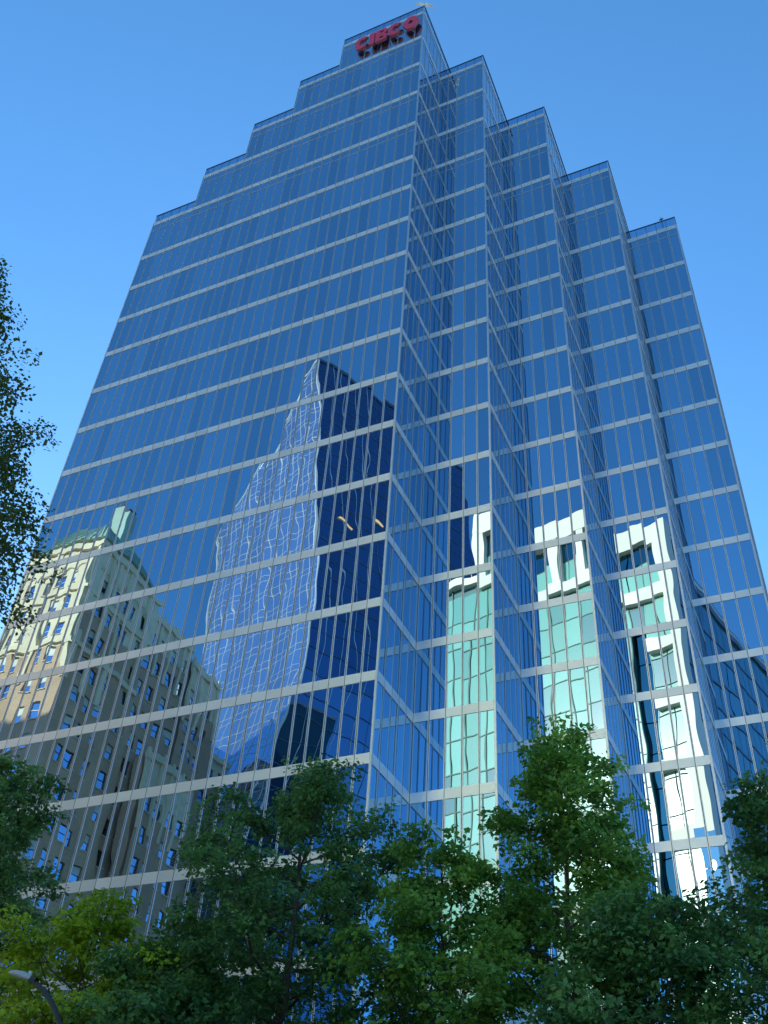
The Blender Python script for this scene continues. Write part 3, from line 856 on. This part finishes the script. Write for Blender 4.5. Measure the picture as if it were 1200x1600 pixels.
prof = [(0, .07, .05), (.1, .12, .075), (.3, .17, .095), (.5, .17, .085), (.66, .13, .06), (.76, .06, .03), (.78, .01, .01)]
for (q, wy, wz) in prof:
    for k in range(12):
        a = 2 * math.pi * k / 12
        hv.append(hb + ax * q * LS + np.array([0, 1, 0]) * wy * math.cos(a) + upa * (wz * math.sin(a) * (1.25 if math.sin(a) > 0 else .55)))
for i in range(len(prof) - 1):
    for k in range(12): hf.append((i * 12 + k, i * 12 + (k + 1) % 12, (i + 1) * 12 + (k + 1) % 12, (i + 1) * 12 + k))
link("lamp_head", np_mesh("lamp_head", hv, hf, M['lamp_grey'], smooth=True), lamp)
V, Fc = tube([hb + ax * .12 + upa * .07, hb + ax * .12 + upa * .16], [.045, .04], 8); link("photocell", np_mesh("photocell", V, Fc, M['lamp_lens']), lamp)
B = Boxes(); B.box(pxx - .2, pxx + .2, ly - .2, ly + .2, .12, .5); link("base", B.mesh("base", M['lamp_dark']), lamp)

# ------------------------------------------------------------------ red letter sign on the top storey
sign = empty("letter_sign", (-3.1, -.5, 83.4), "red raised letters and diamond emblem on the tower's top storey", "sign")
SY0, SY1 = -0.40, -0.18
def strip(nm, outer, inner, closed, x0, z0, w, h):
    """solid ribbon between an outer and an inner outline"""
    n = len(outer); V = []; F_ = []; mi = []
    for y in (SY0, SY1):
        for p in outer: V.append((x0 + p[0] * w, y, z0 + p[1] * h))
        for p in inner: V.append((x0 + p[0] * w, y, z0 + p[1] * h))
    rngk = range(n if closed else n - 1)
    for i in rngk:
        j = (i + 1) % n
        F_.append((i, j, n + j, n + i)); mi.append(0)
        F_.append((2 * n + i, 3 * n + i, 3 * n + j, 2 * n + j)); mi.append(1)
        F_.append((i, 2 * n + i, 2 * n + j, j)); mi.append(1)
        F_.append((n + i, n + j, 3 * n + j, 3 * n + i)); mi.append(1)
    if not closed:
        for i in (0, n - 1): F_.append((i, n + i, 3 * n + i, 2 * n + i)); mi.append(1)
    return V, F_, mi
def add_letter(nm, parts):
    V, F_, mi = [], [], []
    for v, f, m_ in parts:
        o = len(V); V += v; F_ += [tuple(i + o for i in q) for q in f]; mi += m_
    link(nm, np_mesh(nm, V, F_, [M['red'], M['sign_side']], mi), sign)
def arc(cx, cz, rx, rz, a0, a1, n=18, sq=.8):
    pts = []
    for a in np.linspace(a0, a1, n):
        c, s = math.cos(a), math.sin(a)
        pts.append((cx + rx * math.copysign(abs(c) ** sq, c), cz + rz * math.copysign(abs(s) ** sq, s)))
    return pts
ZL, HL = 83.35, 2.05
def letter_C(x):
    return strip("c", arc(.5, .5, .5, .5, .72, 2 * math.pi - .72), arc(.52, .5, .20, .24, .9, 2 * math.pi - .9), False, x, ZL, 1.2, HL)
rect = lambda a, b, c, d: [(a, c), (a, d)]
def bar_part(x, a, b, c, d, w):
    return strip("r", [(a, c), (b, c)], [(a, d), (b, d)], False, x, ZL, w, HL)
add_letter("letter", [letter_C(-5.95)])
add_letter("letter", [bar_part(-4.66, 0, 1, 0, 1, .46)])
add_letter("letter", [bar_part(-4.10, 0, .36, 0, 1, 1.05),
    strip("b", [(.36, 1.0)] + arc(.6, .76, .36, .24, math.pi / 2, -math.pi / 2, 12) + [(.36, .52)], [(.36, .83)] + arc(.58, .76, .10, .07, math.pi / 2, -math.pi / 2, 12) + [(.36, .69)], False, -4.10, ZL, 1.05, HL),
    strip("b", [(.36, .515)] + arc(.62, .2575, .38, .2575, math.pi / 2, -math.pi / 2, 12) + [(.36, 0)], [(.36, .34)] + arc(.6, .2575, .11, .0825, math.pi / 2, -math.pi / 2, 12) + [(.36, .175)], False, -4.10, ZL, 1.05, HL)])
add_letter("letter", [letter_C(-2.97)])
hexo = [(0, .5), (.3, .96), (.5, 1.0), (.7, .96), (1, .5), (.7, .04), (.5, 0), (.3, .04)]
hexi = [(.34, .5), (.42, .62), (.5, .70), (.58, .62), (.66, .5), (.58, .38), (.5, .30), (.42, .38)]
add_letter("diamond_emblem", [strip("d", hexo, hexi, True, -1.72, ZL - .15, 1.5, HL * 1.08)])
for x in (-5.4, -4.43, -3.8, -2.5, -1.35, -.7):
    for z in (83.75, 84.9):
        B = Boxes(); B.box(x - .03, x + .03, SY1 - .02, -.005, z, z + .06); link("bracket", B.mesh("bracket", M['sign_side']), sign)

# ------------------------------------------------------------------ gull on the top corner
gull = empty("gull", (-.05, .05, ZB[17] + PARA), "white gull with raised wings on the topmost roof corner", "bird")
gx, gy, gz = -.05, .05, ZB[17] + PARA + .16
V, Fc = tube([(gx - .30, gy, gz + .02), (gx - .2, gy, gz + .01), (gx, gy, gz), (gx + .14, gy, gz + .05), (gx + .2, gy, gz + .13), (gx + .26, gy, gz + .15), (gx + .31, gy, gz + .14)],
             [.02, .06, .11, .09, .06, .06, .02], 10)
for s in (-1, 1):
    o = len(V)
    pts = [(gx + .10, gy + s * .04, gz + .06), (gx - .12, gy + s * .04, gz + .06), (gx - .18, gy + s * .38, gz + .30), (gx + .05, gy + s * .40, gz + .32), (gx - .22, gy + s * .70, gz + .36), (gx - .12, gy + s * .72, gz + .37)]
    pts = [(gx + (p[0] - gx) * .5 + (p[1] - gy) * .86, gy + (p[1] - gy) * .5 - (p[0] - gx) * .86, p[2]) for p in pts]
    V += [np.array(p) for p in pts] + [np.array(p) + (0, 0, .025) for p in pts]
    for a, b, c, d in ((0, 1, 2, 3), (3, 2, 4, 5)):
        Fc += [(o + a, o + b, o + c, o + d), (o + a + 6, o + d + 6, o + c + 6, o + b + 6)]
    for a, b in ((0, 1), (1, 2), (2, 4), (4, 5), (5, 3), (3, 0)): Fc.append((o + a, o + a + 6, o + b + 6, o + b))
link("body", np_mesh("body", V, Fc, M['feather']), gull)
V, Fc = tube([(gx + .30, gy, gz + .14), (gx + .37, gy, gz + .12)], [.02, .006], 6); link("beak", np_mesh("beak", V, Fc, M['beak']), gull)
for s in (-.03, .03):
    V, Fc = tube([(gx, gy + s, gz - .16), (gx + .01, gy + s, gz - .06)], [.012, .012], 5); link("leg", np_mesh("leg", V, Fc, M['beak']), gull)
